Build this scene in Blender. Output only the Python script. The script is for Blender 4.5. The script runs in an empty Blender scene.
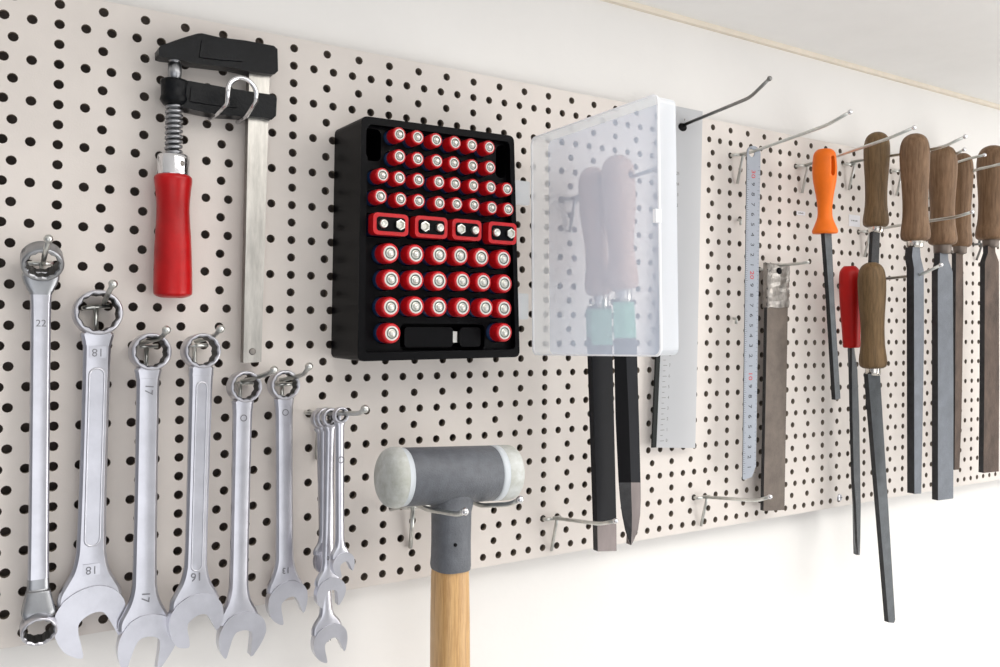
import bpy, bmesh, math, random
from mathutils import Vector, Matrix
random.seed(7)
C = bpy.context.scene.collection
Z0 = 2.20            # height of the top row of holes in the room, metres
# ---------------------------------------------------------------- camera (fitted to the pegboard)
F = 855.28657; RV = (0.0001, 0.57107, -0.01407); T = (-273.77482, 194.68125, -532.1192); CY = 317.07
R = Matrix.Rotation(Vector(RV).length, 3, Vector(RV).normalized())
TV = Vector(T)
CAM = -(R.transposed() @ TV)
def at(px, py, d):
    """point on the vertical plane d mm in front of the board seen at a pixel -> (X, Z) mm"""
    r = R.transposed() @ Vector(((px-500)/F, -(py-CY)/F, -1)); t = (d-CAM.z)/r.z
    return (CAM.x+t*r.x, CAM.y+t*r.y)
def hitx(px, py, X):
    r = R.transposed() @ Vector(((px-500)/F, -(py-CY)/F, -1)); t = (X-CAM.x)/r.x
    return (CAM.z+t*r.z, CAM.y+t*r.y)
def W(X, Z, d): return Vector((X/1000, -d/1000, Z0+Z/1000))
def vscale(px, py, d):   # px per mm (vertical) around there
    a = at(px, py-10, d); b = at(px, py+10, d); return 20/(a[1]-b[1])

# ---------------------------------------------------------------- materials
def mat(name, col, rough=.5, metal=0., var=0., vscale_=60, bump=0., bscale=300, stretch=(1,1,1), spec=.5, trans=0., coat=0., col2=None, edge=None):
    m = bpy.data.materials.new(name); m.use_nodes = True; nt = m.node_tree; b = nt.nodes['Principled BSDF']
    b.inputs['Base Color'].default_value = (*col, 1); b.inputs['Roughness'].default_value = rough; b.inputs['Metallic'].default_value = metal
    b.inputs['Specular IOR Level'].default_value = spec; b.inputs['Coat Weight'].default_value = coat
    tc = nt.nodes.new('ShaderNodeTexCoord'); mp = nt.nodes.new('ShaderNodeMapping'); mp.inputs['Scale'].default_value = stretch
    nt.links.new(tc.outputs['Object'], mp.inputs['Vector'])
    if var > 0:
        n = nt.nodes.new('ShaderNodeTexNoise'); n.inputs['Scale'].default_value = vscale_; n.inputs['Detail'].default_value = 6
        n.inputs['Roughness'].default_value = .65
        nt.links.new(mp.outputs[0], n.inputs['Vector'])
        cr = nt.nodes.new('ShaderNodeValToRGB'); cr.color_ramp.elements[0].position = .35; cr.color_ramp.elements[1].position = .68
        c2 = col2 or tuple(c*(1-var) for c in col)
        cr.color_ramp.elements[0].color = (*c2, 1); cr.color_ramp.elements[1].color = (*col, 1)
        nt.links.new(n.outputs['Fac'], cr.inputs[0]); nt.links.new(cr.outputs[0], b.inputs['Base Color'])
    if bump > 0:
        n2 = nt.nodes.new('ShaderNodeTexNoise'); n2.inputs['Scale'].default_value = bscale; n2.inputs['Detail'].default_value = 4
        nt.links.new(mp.outputs[0], n2.inputs['Vector'])
        bp = nt.nodes.new('ShaderNodeBump'); bp.inputs['Strength'].default_value = bump; bp.inputs['Distance'].default_value = .0006
        nt.links.new(n2.outputs['Fac'], bp.inputs['Height']); nt.links.new(bp.outputs[0], b.inputs['Normal'])
    return m
def haze(name, col, opaque, rough=.3, emis=0.):
    m = bpy.data.materials.new(name); m.use_nodes = True; nt = m.node_tree; b = nt.nodes['Principled BSDF']
    b.inputs['Base Color'].default_value = (*col, 1); b.inputs['Roughness'].default_value = rough
    out = nt.nodes['Material Output']; tr = nt.nodes.new('ShaderNodeBsdfTransparent'); tl = nt.nodes.new('ShaderNodeBsdfTranslucent')
    tl.inputs['Color'].default_value = (*col, 1)
    m1 = nt.nodes.new('ShaderNodeMixShader'); m1.inputs[0].default_value = .5
    nt.links.new(b.outputs[0], m1.inputs[1]); nt.links.new(tl.outputs[0], m1.inputs[2])
    lw = nt.nodes.new('ShaderNodeLayerWeight'); lw.inputs['Blend'].default_value = .35
    mr = nt.nodes.new('ShaderNodeMapRange'); mr.inputs['To Min'].default_value = opaque; mr.inputs['To Max'].default_value = min(1, opaque+.35)
    nt.links.new(lw.outputs['Facing'], mr.inputs['Value'])
    m2 = nt.nodes.new('ShaderNodeMixShader'); nt.links.new(mr.outputs[0], m2.inputs[0])
    nt.links.new(tr.outputs[0], m2.inputs[1]); nt.links.new(m1.outputs[0], m2.inputs[2])
    nt.links.new(m2.outputs[0], out.inputs['Surface'])
    return m
M = dict(
 board=mat('painted_board', (.755,.70,.655), .62, var=.10, vscale_=9, bump=.12, bscale=900),
 wall=mat('white_wall', (.89,.873,.848), .8, var=.03, vscale_=8, bump=.25, bscale=150),
 ceil=mat('white_ceiling', (.93,.925,.91), .85, var=.03, vscale_=14, bump=.5, bscale=60),
 trim=mat('cream_caulk', (.88,.80,.68), .7, var=.1, vscale_=20),
 floor=mat('pale_floor', (.78,.77,.75), .6, var=.1),
 wire=mat('zinc_wire', (.72,.73,.70), .28, 1., var=.25, vscale_=120),
 wiredark=mat('dark_wire', (.30,.30,.29), .35, 1., var=.3, vscale_=120),
 chrome=mat('satin_chrome', (.66,.66,.71), .29, 1., var=.14, vscale_=45, bump=.1, bscale=250),
 chrome2=mat('bright_chrome', (.80,.80,.82), .16, 1., var=.1, vscale_=60),
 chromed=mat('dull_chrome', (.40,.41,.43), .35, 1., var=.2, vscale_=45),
 recessdark=mat('dark_socket', (.10,.10,.10), .5, .7, var=.4),  # dark metal for ring bores and the screw slot
 steelbar=mat('worn_steel_bar', (.62,.60,.56), .38, .9, var=.35, vscale_=70, stretch=(2,2,.35), bump=.15),
 steelside=mat('dull_steel', (.30,.28,.26), .5, .8, var=.3),
 iron=mat('black_cast_iron', (.006,.007,.009), .30, .0, var=.5, vscale_=80, bump=.4, bscale=500, spec=.16),
 red=mat('red_lacquer', (.52,.006,.008), .30, var=.35, vscale_=30, spec=.35),
 blackp=mat('black_plastic', (.0025,.0025,.0035), .38, var=.3, bump=.1, bscale=1200, spec=.09),
 blackd=mat('deep_black_plastic', (.003,.003,.004), .6, spec=.1),
 batred=mat('battery_red', (.62,.008,.014), .28, 0., var=.2, vscale_=200),
 batblue=mat('battery_blue', (.008,.035,.10), .3, .2, var=.5, vscale_=250, col2=(.008,.02,.07)),
 batend=mat('battery_end_metal', (.74,.74,.68), .28, .85),
 batring=mat('battery_white_ring', (.70,.67,.63), .4),
 batdark=mat('battery_groove', (.10,.14,.12), .5),
 white=mat('white_print', (.85,.86,.82), .5),
 hamgrey=mat('grey_hammer_enamel', (.135,.145,.165), .45, 0., var=.25, vscale_=150, bump=.6, bscale=900),
 hamface=mat('worn_white_nylon', (.66,.68,.67), .5, var=.5, vscale_=55, col2=(.42,.43,.38), bump=.5, bscale=250),
 hamring=mat('clean_white_nylon', (.62,.66,.70), .4, var=.08),
 ash=mat('varnished_ash', (.70,.44,.19), .4, var=.45, vscale_=110, stretch=(6,6,.30), col2=(.46,.25,.09), bump=.25, coat=.15),
 wood=mat('oiled_dark_wood', (.25,.150,.085), .5, spec=.25, var=.4, vscale_=95, stretch=(4,4,.35), col2=(.125,.072,.038), bump=.4, bscale=700),
 woodolive=mat('olive_brown_wood', (.20,.125,.060), .5, spec=.25, var=.4, vscale_=95, stretch=(4,4,.35), col2=(.105,.066,.030), bump=.4, bscale=700),
 woodlight=mat('pale_wood', (.52,.33,.25), .5, var=.25, vscale_=60, stretch=(4,4,.4)),
 orange=mat('orange_plastic', (.86,.17,.008), .45, spec=.25, var=.12, vscale_=40),
 redh=mat('red_plastic', (.50,.010,.008), .4, spec=.25, var=.2, vscale_=40),
 file=mat('grey_file_steel', (.11,.12,.13), .45, .6, var=.3, vscale_=90, bump=.5, bscale=1500),
 filel=mat('pale_file_steel', (.16,.175,.20), .42, .6, var=.25, vscale_=70, bump=.5, bscale=1500),
 filed=mat('dark_and_shaded_file_steel', (.045,.045,.048), .5, .5, var=.4, vscale_=120, bump=.5, bscale=1500),  # dark steel, also painted shade on the sides of paler blades
 rust=mat('rusty_file_steel', (.125,.085,.065), .6, .4, var=.55, vscale_=70, stretch=(1,1,.5), bump=.6, bscale=900),
 barsteel=mat('aged_brown_steel', (.165,.135,.115), .55, .5, var=.35, vscale_=45, bump=.4, bscale=500),
 tape=mat('wrinkled_film', (.40,.37,.34), .3, .55, var=.6, vscale_=130, stretch=(1.5,1.5,.5), bump=1., bscale=130, coat=.4),
 blackpaint=mat('black_paint', (.007,.008,.012), .4, var=.3, bump=.1, spec=.15),
 baretip=mat('bare_steel_tip', (.24,.205,.20), .45, .55, var=.3, vscale_=60, stretch=(1,1,.3)),
 green=mat('green_band', (.10,.34,.24), .5),
 ferr=mat('ferrule_metal', (.78,.74,.68), .2, 1.),
 ferrd=mat('dark_ferrule', (.17,.14,.12), .45, .7),
 ruler=mat('satin_ruler_steel', (.30,.325,.37), .5, .35, var=.12, vscale_=30, stretch=(1,1,.3)),
 rulered=mat('ruler_edge', (.22,.24,.26), .4, .8),
 ink=mat('black_ink', (.02,.02,.03), .6), inkr=mat('red_ink', (.50,.02,.03), .6), inkg=mat('grey_ink', (.22,.22,.22), .6),
 etch=mat('etched_mark', (.22,.22,.24), .5, .6),
 sticker=mat('paper_sticker', (.80,.80,.84), .7),
 plas=haze('frosted_grey_plastic', (.72,.735,.76), .76),
 stripblack=mat('dark_strip_black', (.02,.022,.022), .5, spec=.1),  # near-black strip along the left of the plastic ruler
 lid=haze('milky_lid_plastic', (.74,.82,.97), .56),
 lidrim=haze('milky_lid_rim', (.95,.98,1.0), .62),
 lidedge=haze('milky_lid_lip', (.97,.98,1.0), .82),
)
# ---------------------------------------------------------------- mesh builder
class MB:
    def __init__(s): s.v = []; s.f = []; s.m = []; s.sm = []
    def add(s, vs, fs, mi=0, smooth=False):
        o = len(s.v); s.v += [Vector(p) for p in vs]
        for f in fs: s.f.append([i+o for i in f]); s.m.append(mi); s.sm.append(smooth)
        return s
    def prism(s, pts, d0, d1, mi=0, side=None):     # pts (X,Z) mm ; d0 back, d1 front
        n = len(pts)
        ar = sum(pts[i][0]*pts[(i+1) % n][1]-pts[(i+1) % n][0]*pts[i][1] for i in range(n))
        if ar < 0: pts = pts[::-1]
        vs = [W(x, z, d1) for x, z in pts]+[W(x, z, d0) for x, z in pts]
        s.add(vs, [list(range(n)), list(range(2*n-1, n-1, -1))], mi)
        s.add(vs, [[i, n+i, n+(i+1) % n, (i+1) % n] for i in range(n)], mi if side is None else side); return s
    def box(s, X0, X1, Z0_, Z1, d0, d1, mi=0): return s.prism([(X0,Z0_),(X1,Z0_),(X1,Z1),(X0,Z1)], d0, d1, mi)
    def lathe(s, p0, p1, prof, seg=24, mi=0, sx=1., smooth=True, caps=True):  # p0,p1 world ; prof [(t mm from p0, r mm)]
        p0, p1 = Vector(p0), Vector(p1); ax = (p1-p0).normalized()
        u = ax.cross(Vector((0,1,0)));
        if u.length < .3: u = ax.cross(Vector((1,0,0)))
        u.normalize(); w = ax.cross(u)
        vs = []; fs = []
        for t, r in prof:
            for k in range(seg):
                a = 2*math.pi*k/seg; vs.append(p0+ax*(t/1000)+u*(r/1000*math.cos(a)*sx)+w*(r/1000*math.sin(a)))
        n = len(prof)
        for i in range(n-1):
            for k in range(seg):
                k2 = (k+1) % seg; fs.append([i*seg+k2, i*seg+k, (i+1)*seg+k, (i+1)*seg+k2])
        if caps: fs.append(list(range(seg))); fs.append([(n-1)*seg+k for k in range(seg-1, -1, -1)])
        s.add(vs, fs, mi, smooth); return s
    def tube(s, pts, r, seg=10, mi=0, cap=True):   # world points
        pts = [Vector(p) for p in pts]; n = len(pts); vs = []; fs = []; prev = None
        for i, p in enumerate(pts):
            t = ((pts[min(i+1, n-1)]-p).normalized()+(p-pts[max(i-1, 0)]).normalized())
            if t.length < 1e-6: t = pts[min(i+1, n-1)]-pts[max(i-1, 0)]
            t.normalize()
            if prev is None:
                u = t.cross(Vector((0,0,1)));
                if u.length < .1: u = t.cross(Vector((1,0,0)))
            else: u = prev-t*prev.dot(t)
            u.normalize(); prev = u; w = t.cross(u); rr = r/1000
            for k in range(seg):
                a = 2*math.pi*k/seg; vs.append(p+u*(rr*math.cos(a))+w*(rr*math.sin(a)))
        for i in range(n-1):
            for k in range(seg):
                k2 = (k+1) % seg; fs.append([i*seg+k2, i*seg+k, (i+1)*seg+k, (i+1)*seg+k2])
        if cap: fs.append(list(range(seg))); fs.append([(n-1)*seg+k for k in range(seg-1, -1, -1)])
        s.add(vs, fs, mi, True); return s
    def ball(s, c, r, mi=0, seg=14):
        c = Vector(c)
        n = seg//2; s.lathe(c-Vector((0,0,r/1000)), c+Vector((0,0,r/1000)), [(r-r*math.cos(math.pi*i/n), max(.01*r, r*math.sin(math.pi*i/n))) for i in range(n+1)], seg, mi); return s
    def grid(s, rows, mi=0, smooth=True, closed=True, caps=True):   # rows of world points -> loft
        n = len(rows[0]); vs = [p for r_ in rows for p in r_]; fs = []
        for i in range(len(rows)-1):
            for k in range(n if closed else n-1):
                k2 = (k+1) % n; fs.append([i*n+k, i*n+k2, (i+1)*n+k2, (i+1)*n+k])
        s.add(vs, fs, mi, smooth)
        if caps: s.add(rows[0], [list(range(n-1, -1, -1))], mi); s.add(rows[-1], [list(range(n))], mi)
        return s
    def build(s, name, mats, parent=None, bevel=0, seg=2, fix=True, auto=35):
        me = bpy.data.meshes.new(name); o = bpy.data.objects.new(name, me); C.objects.link(o)
        if parent is not None: org = worg(parent)
        else:
            lo = Vector([min(v[i] for v in s.v) for i in range(3)]); hi = Vector([max(v[i] for v in s.v) for i in range(3)]); org = (lo+hi)/2
        me.from_pydata([v-org for v in s.v], [], s.f)
        for i, p in enumerate(me.polygons): p.material_index = s.m[i]; p.use_smooth = s.sm[i]
        for m_ in (mats if isinstance(mats, (list, tuple)) else [mats]): me.materials.append(M[m_] if isinstance(m_, str) else m_)
        me.validate()
        if fix:
            bm = bmesh.new(); bm.from_mesh(me); bmesh.ops.recalc_face_normals(bm, faces=bm.faces); bm.to_mesh(me); bm.free()
        if parent is not None: o.parent = parent
        else: o.location = org
        if bevel:
            b = o.modifiers.new('bevel', 'BEVEL'); b.width = bevel/1000; b.segments = seg; b.limit_method = 'ANGLE'; b.angle_limit = math.radians(35)
            for p in me.polygons: p.use_smooth = True
            try: b.harden_normals = True
            except Exception: pass
        return o
def worg(o):
    v = Vector((0,0,0))
    while o is not None: v = v+o.location; o = o.parent
    return v
def tag(o, label, cat, group=None, kind=None):
    o['label'] = label; o['category'] = cat
    if group: o['group'] = group
    if kind: o['kind'] = kind
    return o
def empty(name, X, Z, d, label, cat, group=None):
    o = bpy.data.objects.new(name, None); o.empty_display_size = .01; C.objects.link(o); o.location = W(X, Z, d)
    return tag(o, label, cat, group)
def cat_rom(pts, n=5, closed=False):
    out = []; N = len(pts); rng = N if closed else N-1
    for i in range(rng):
        g = lambda j: pts[j % N] if closed else pts[max(0, min(N-1, j))]
        a, b, c, d = g(i-1), g(i), g(i+1), g(i+2)
        for k in range(n):
            t = k/n; out.append(tuple(.5*((2*b[q])+(-a[q]+c[q])*t+(2*a[q]-5*b[q]+4*c[q]-d[q])*t*t+(-a[q]+3*b[q]-3*c[q]+d[q])*t**3) for q in range(len(b))))
    if not closed: out.append(tuple(pts[-1]))
    return out
def poly(pts, d): return [at(x, y, d) for x, y in pts]
def text(s, size, X, Z, d, m, parent, name='marking', rot=0, sx=1., extr=.12):
    me = text_mesh(s, size, X, Z, d, rot, sx, extr, worg(parent)); me.materials.append(M[m])
    o = bpy.data.objects.new(name, me); C.objects.link(o); o.parent = parent; return o
def text_mesh(s, size, X, Z, d, rot, sx, extr, org):
    cu = bpy.data.curves.new('t', 'FONT'); cu.body = s; cu.size = size/1000*1.4; cu.align_x = 'CENTER'; cu.align_y = 'CENTER'; cu.extrude = extr/1000; cu.resolution_u = 3
    t = bpy.data.objects.new('t', cu); C.objects.link(t); dg = bpy.context.evaluated_depsgraph_get(); dg.update()
    me = bpy.data.meshes.new_from_object(t.evaluated_get(dg)); bpy.data.objects.remove(t); bpy.data.curves.remove(cu)
    mx = Matrix.Translation(W(X, Z, d)-org) @ Matrix.Rotation(math.radians(90), 4, 'X') @ Matrix.Rotation(math.radians(rot), 4, 'Z') @ Matrix.Diagonal((sx, 1, 1, 1))
    me.transform(mx); me.materials.clear(); return me
def join_meshes(items, name, mats, parent):   # items: (mesh, material index)
    bm = bmesh.new()
    for me, mi in items:
        n = len(bm.faces); bm.from_mesh(me); bm.faces.ensure_lookup_table()
        for f in bm.faces[n:]: f.material_index = mi
        bpy.data.meshes.remove(me)
    me = bpy.data.meshes.new(name); bm.to_mesh(me); bm.free()
    for m_ in mats: me.materials.append(M[m_])
    o = bpy.data.objects.new(name, me); C.objects.link(o); o.parent = parent; return o

# ---------------------------------------------------------------- room
def struct(o): o['kind'] = 'structure'; return o
WD = -17   # wall face behind the board (mm)
CE = 107.5
mb = MB(); mb.box(-1500, 5200, -2200, CE+60, WD-80, WD); struct(mb.build('wall_back', 'wall'))
mb = MB(); mb.box(-1500, 5200, CE, CE+60, WD, 3200); struct(mb.build('ceiling', 'ceil'))
mb = MB(); mb.box(-1500, 5200, -2260, -2200, WD-80, 3200); struct(mb.build('floor', 'floor'))
mb = MB(); mb.prism([(-1500,CE-5),(5200,CE-5),(5200,CE),(-1500,CE)], WD, WD+5); o = mb.build('trim_1', 'trim', bevel=2.4, seg=4); struct(o)

# ---------------------------------------------------------------- pegboard
PX, PZ, HR = 75.0, 12.5, 2.98
XL, XR = -2.4*75, 17.2*75
board = empty('pegboard', 560, -395, 0, 'large beige perforated pegboard fixed along the white wall, carrying all the tools', 'pegboard')
def holes():
    mb = MB(); ns = 12; th = 4.5
    for r in range(32):
        step = 15.0 if r % 2 else 25.0
        zc = -r*PZ; zt = zc+PZ/2; zb = zc-PZ/2
        if r == 0: zt = 7.5
        if r == 31: zb = -395.5
        k = math.ceil((XL+step*.3)/step); xs = []
        while k*step < XR-step*.3: xs.append(k*step); k += 1
        for i, x in enumerate(xs):
            xl = XL if i == 0 else x-step/2; xr = XR if i == len(xs)-1 else x+step/2
            circ = [(x+HR*math.cos(2*math.pi*q/ns), zc+HR*math.sin(2*math.pi*q/ns)) for q in range(ns)]
            rim = [(xr,zc),(xr,zt),(x,zt),(xl,zt),(xl,zc),(xl,zb),(x,zb),(xr,zb)]
            vs = [W(a, b, 0) for a, b in circ]+[W(a, b, 0) for a, b in rim]+[W(a, b, -th) for a, b in circ]
            fs = []
            for q in range(4):   # quarter ngons
                cidx = [(q*3+j) % ns for j in range(4)]
                r0 = ns+(q*2) % 8; r1 = ns+(q*2+1) % 8; r2 = ns+(q*2+2) % 8
                fs.append(cidx[::-1]+[r0, r1, r2])
            mb.add(vs, fs, 0)
            o_ = len(mb.v)-len(vs)
            for q in range(ns): mb.f.append([o_+q, o_+(q+1) % ns, o_+ns+8+(q+1) % ns, o_+ns+8+q]); mb.m.append(1); mb.sm.append(True)
    for a in ((XL,7.5,XR,7.5), (XR,-395.5,XL,-395.5), (XL,-395.5,XL,7.5), (XR,7.5,XR,-395.5)):
        vs = [W(a[0],a[1],0), W(a[2],a[3],0), W(a[2],a[3],-th), W(a[0],a[1],-th)]; mb.add(vs, [[0,1,2,3]], 0)
    return mb
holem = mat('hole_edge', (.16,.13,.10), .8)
holeshadem = mat('hole_shade', (.22,.18,.155), .9, var=.5, vscale_=40)  # dark brown that paints the shade seen through the holes
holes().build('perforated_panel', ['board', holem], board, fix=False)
mb = MB(); mb.box(XL+12, XR-12, -395, 6, -16.8, -9); mb.build('hole_shade_sheet', holeshadem, board)  # added dark sheet in the gap, stands in for its shade
# a few small marks on the board: printed specks and a paper label
def sticker(px, py, w, h, name, label, txt=None):
    X, Z = at(px, py, .3); e = empty(name, X, Z, .1, label, 'sticker')
    mb = MB(); mb.box(X-w/2, X+w/2, Z-h/2, Z+h/2, .05, .35); mb.build('paper', 'sticker', e)
    mb = MB(); [mb.box(X-w*.3+i*w*.15, X-w*.3+i*w*.15+w*.11, Z-.7, Z+.5+.3*(i % 2), .35, .38) for i in range(4)]; mb.build('faded_print', 'inkg', e)
sticker(854.5, 220.8, 20, 13, 'paper_sticker', 'small white paper label stuck on the pegboard beside the dark wooden file handle')
sticker(801, 213.2, 14, 4, 'paper_strip', 'tiny pale printed strip on the pegboard left of the orange handled file')

# ---------------------------------------------------------------- hooks
def bendpath(pts, n=4, rad=.12):
    out = [pts[0]]
    for i in range(1, len(pts)-1):
        a, b, c = pts[i-1], pts[i], pts[i+1]; L = min((a-b).length, (c-b).length)*rad if rad < 1 else rad/1000
        L = min(L, (a-b).length*.45, (c-b).length*.45)
        p = b+(a-b).normalized()*L; q = b+(c-b).normalized()*L
        for k in range(n+1):
            t = k/n; out.append(p*(1-t)**2+b*2*t*(1-t)+q*t*t)
    out.append(pts[-1]); return out
HOOKG = 'wire hooks plugged into the pegboard'
def hook(k, row, label, tips=None, base=None, prong=None, cross=(0,16), legx=None, leg=28, m='wire', r=1.75, ballend=True, name='pegboard_hook', leg_d=4, z_off=0):
    """k,row: hole ; prong: list of (X?,Z,d) in mm"""
    X = k*75.; Z = -row*PZ+z_off
    e = empty(name, X, Z, 0, label, 'hook', HOOKG)
    mb = MB()
    mb.tube(bendpath([W(X, Z, -14), W(X, Z, 5.5), W(X+cross[1], Z+1.0, 6.5)], rad=3.), r); mb.build('crossbar', m, e)
    lx = X+(legx if legx is not None else cross[1]*.55)
    mb = MB(); mb.tube(bendpath([W(lx+1, Z+.5, 8.5), W(lx, Z-2, leg_d+5), W(lx, Z-leg, leg_d-1.5)], rad=2.), r*.92); mb.build('support_leg', m, e)
    mb = MB(); P = [W(*p) for p in prong]; mb.tube(bendpath(P, rad=6.), r)
    po = mb.build('prong', m, e)
    if ballend: mb = MB(); mb.ball(P[-1], r*1.45); mb.build('prong_tip', 'chrome2' if m == 'wire' else m, po)
    return e
def pr(X, pts, X1=None):
    out = []
    for i, p in enumerate(pts):
        d, z = hitx(p[0], p[1], X); out.append((X, z, d))
    return out
# long hooks on the right
def longhook(k, row, pts, label, m='wire', cross=14, **kw):
    X = k*75.; xp = X+cross*.5
    st = kw.pop('start', None); p = pr(xp, pts); p = ([(at(*st, 8)[0], at(*st, 8)[1], 8)] if st else [(xp, -row*PZ+1, 6)])+p
    return hook(k, row, label, prong=p, cross=(0, cross), m=m, r=kw.pop('r', 1.55), ballend=kw.pop('ballend', True), **kw)
longhook(8, 2, [(752,152),(827,125),(850,112)], 'long upturned hook holding the narrow steel ruler')
longhook(9.3333, 2, [(834.5,157),(887,139),(914,127.6)], 'long upturned hook passing through the orange file handle')
longhook(10.4, 1, [(890,156),(929,150),(944,146.5),(965,136.6)], 'long upturned hook through the two leftmost brown wooden handles of the upper row', z_off=-2)
longhook(11.6, 1, [(942,158.5),(955,154.5),(964,149.5)], 'short upturned hook ending just above the third and fourth wooden handles')
longhook(12.4, 1, [(955,163),(971,158),(984.5,155)], 'upturned hook crossing in front of the fourth wooden handle, bright round tip')
longhook(12.6, 3, [(975,169.8),(993,166),(1004,163)], 'straight hook holding the rightmost wooden handled file')
longhook(10.8, 7, [(890,227),(929,221),(956,217),(972,212)], 'long hook crossing the lower ends of the wooden handles, upturned tip', z_off=0)
longhook(10.3333, 12, [(883,279),(920,275),(941,265)], 'long upturned hook holding the red handled file and the lower wooden one')
longhook(8.6, 11, [(770,266),(800,263.5),(809,262)], 'hook holding the brown steel bar wrapped in film', ballend=False)
longhook(7.4, 29, [(757,500.7),(770,496.7)], 'empty hook below the steel bar and clear plastic ruler, near the board bottom edge')
longhook(5, 29, [(600,524),(615.5,521)], 'empty hook at the lower end of the two black files')
longhook(5.2, 7, [(625.5,179),(657,168.5)], 'hook behind the open lid holding the two black files', m='wiredark')
longhook(7, 0, [(750,97.5),(769.5,78.6)], 'dark upturned hook holding the wide clear plastic ruler', m='wiredark', cross=2, leg=6, start=(683.5,125))
longhook(14.0, 7, [(981,202),(986,201)], 'short dark hook stub half hidden behind the rightmost wooden handle', m='wiredark', cross=6, leg=20)

# ---------------------------------------------------------------- wrenches
def section(w, h, c):   # octagon, (u, depth)
    q = w/2-c; return [(-q, -h/2), (q, -h/2), (w/2, -h/2+c), (w/2, h/2-c), (q, h/2), (q*.55, h/2+.28), (0, h/2+.38), (-q*.55, h/2+.28), (-q, h/2), (-w/2, h/2-c), (-w/2, -h/2+c)]
def frame(a, b):
    A = Vector((a[0], a[1])); B = Vector((b[0], b[1])); v = (B-A).normalized(); return A, v, Vector((-v.y, v.x)), (B-A).length
def ring_mesh(mb, cx, cz, dc, R_, r_, h, mi=0, mi_in=1, tilt=0, tdir=(0,1), sq=1., squ=1.):
    """annulus with rounded rims and 12 point bore; tilt radians about horizontal axis"""
    n = 48; rows = []
    c = min(h*.22, (R_-r_)*.34)
    prof = [(R_-c*1.0, h/2), (R_-c*.3, h/2-c*.35), (R_, h/2-c*1.1), (R_, -h/2+c), (R_-c, -h/2)]
    def P(rad, a, dd):
        x = rad*math.cos(a)*squ; z = rad*math.sin(a)*sq; y = dd
        zt = z*math.cos(tilt)-y*math.sin(tilt); yt = z*math.sin(tilt)+y*math.cos(tilt)
        return W(cx+x, cz+zt, dc+yt)
    def bore(a, extra=0):
        q = (a*12/(2*math.pi)) % 1; return r_*(1+.09*(1-abs(2*q-1)))+extra
    vs = []; fs = []
    for p in prof: vs += [P(p[0], 2*math.pi*k/n, p[1]) for k in range(n)]
    L = len(prof)
    vs += [P(bore(2*math.pi*k/n, -.0)+.7, 2*math.pi*k/n, -h/2) for k in range(n)]
    vs += [P(bore(2*math.pi*k/n, 0), 2*math.pi*k/n, -h/2+.8) for k in range(n)]
    vs += [P(bore(2*math.pi*k/n, 0), 2*math.pi*k/n, h/2-.8) for k in range(n)]
    vs += [P(bore(2*math.pi*k/n, 0)+.7, 2*math.pi*k/n, h/2) for k in range(n)]
    T_ = L+4
    for i in range(T_):
        j = (i+1) % T_
        for k in range(n):
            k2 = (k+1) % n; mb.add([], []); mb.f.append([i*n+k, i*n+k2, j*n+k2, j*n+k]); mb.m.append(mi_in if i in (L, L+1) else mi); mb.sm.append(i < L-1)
    o = len(mb.v); mb.v += vs
    for q in range(len(mb.f)-T_*n, len(mb.f)): mb.f[q] = [x+o for x in mb.f[q]]
JAW = [(-.42,.93,0),(-.76,.69,0),(-.98,.26,0),(-1.03,-.12,0),(-.98,-.48,0),(-.80,-.78,0),(-.66,-.90,1),(-.60,-.84,1),(-.52,-.48,0),(-.44,-.12,0),(-.30,.12,0),(.02,.20,0),(.30,.12,0),(.41,-.06,0),(.44,-.50,0),(.45,-.90,1),(.56,-.86,1),(.82,-.50,0),(.98,-.12,0),(1.01,.20,0),(.86,.60,0),(.50,.90,0),(0,1.0,0),(-.42,.93,0)]
def jaw_outline(Rj, ang, mirror=False, tl=1.):
    pts = []
    seg = []; out = []
    P = [(x, z if z > -.45 else -.45+(z+.45)*tl, s) for x, z, s in JAW]
    n = len(P)
    for i in range(n-1):
        a, b, c, d = P[max(0, i-1)], P[i], P[i+1], P[min(n-1, i+2)]
        if b[2]: a = b
        if c[2]: d = c
        for k in range(4):
            t = k/4; out.append(tuple(.5*((2*b[q])+(-a[q]+c[q])*t+(2*a[q]-5*b[q]+4*c[q]-d[q])*t*t+(-a[q]+3*b[q]-3*c[q]+d[q])*t**3) for q in range(2)))
    if mirror: out = [(-x, z) for x, z in out][::-1]
    ca, sa = math.cos(ang), math.sin(ang)
    return [((x*ca-z*sa)*Rj, (x*sa+z*ca)*Rj) for x, z in out]
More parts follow.
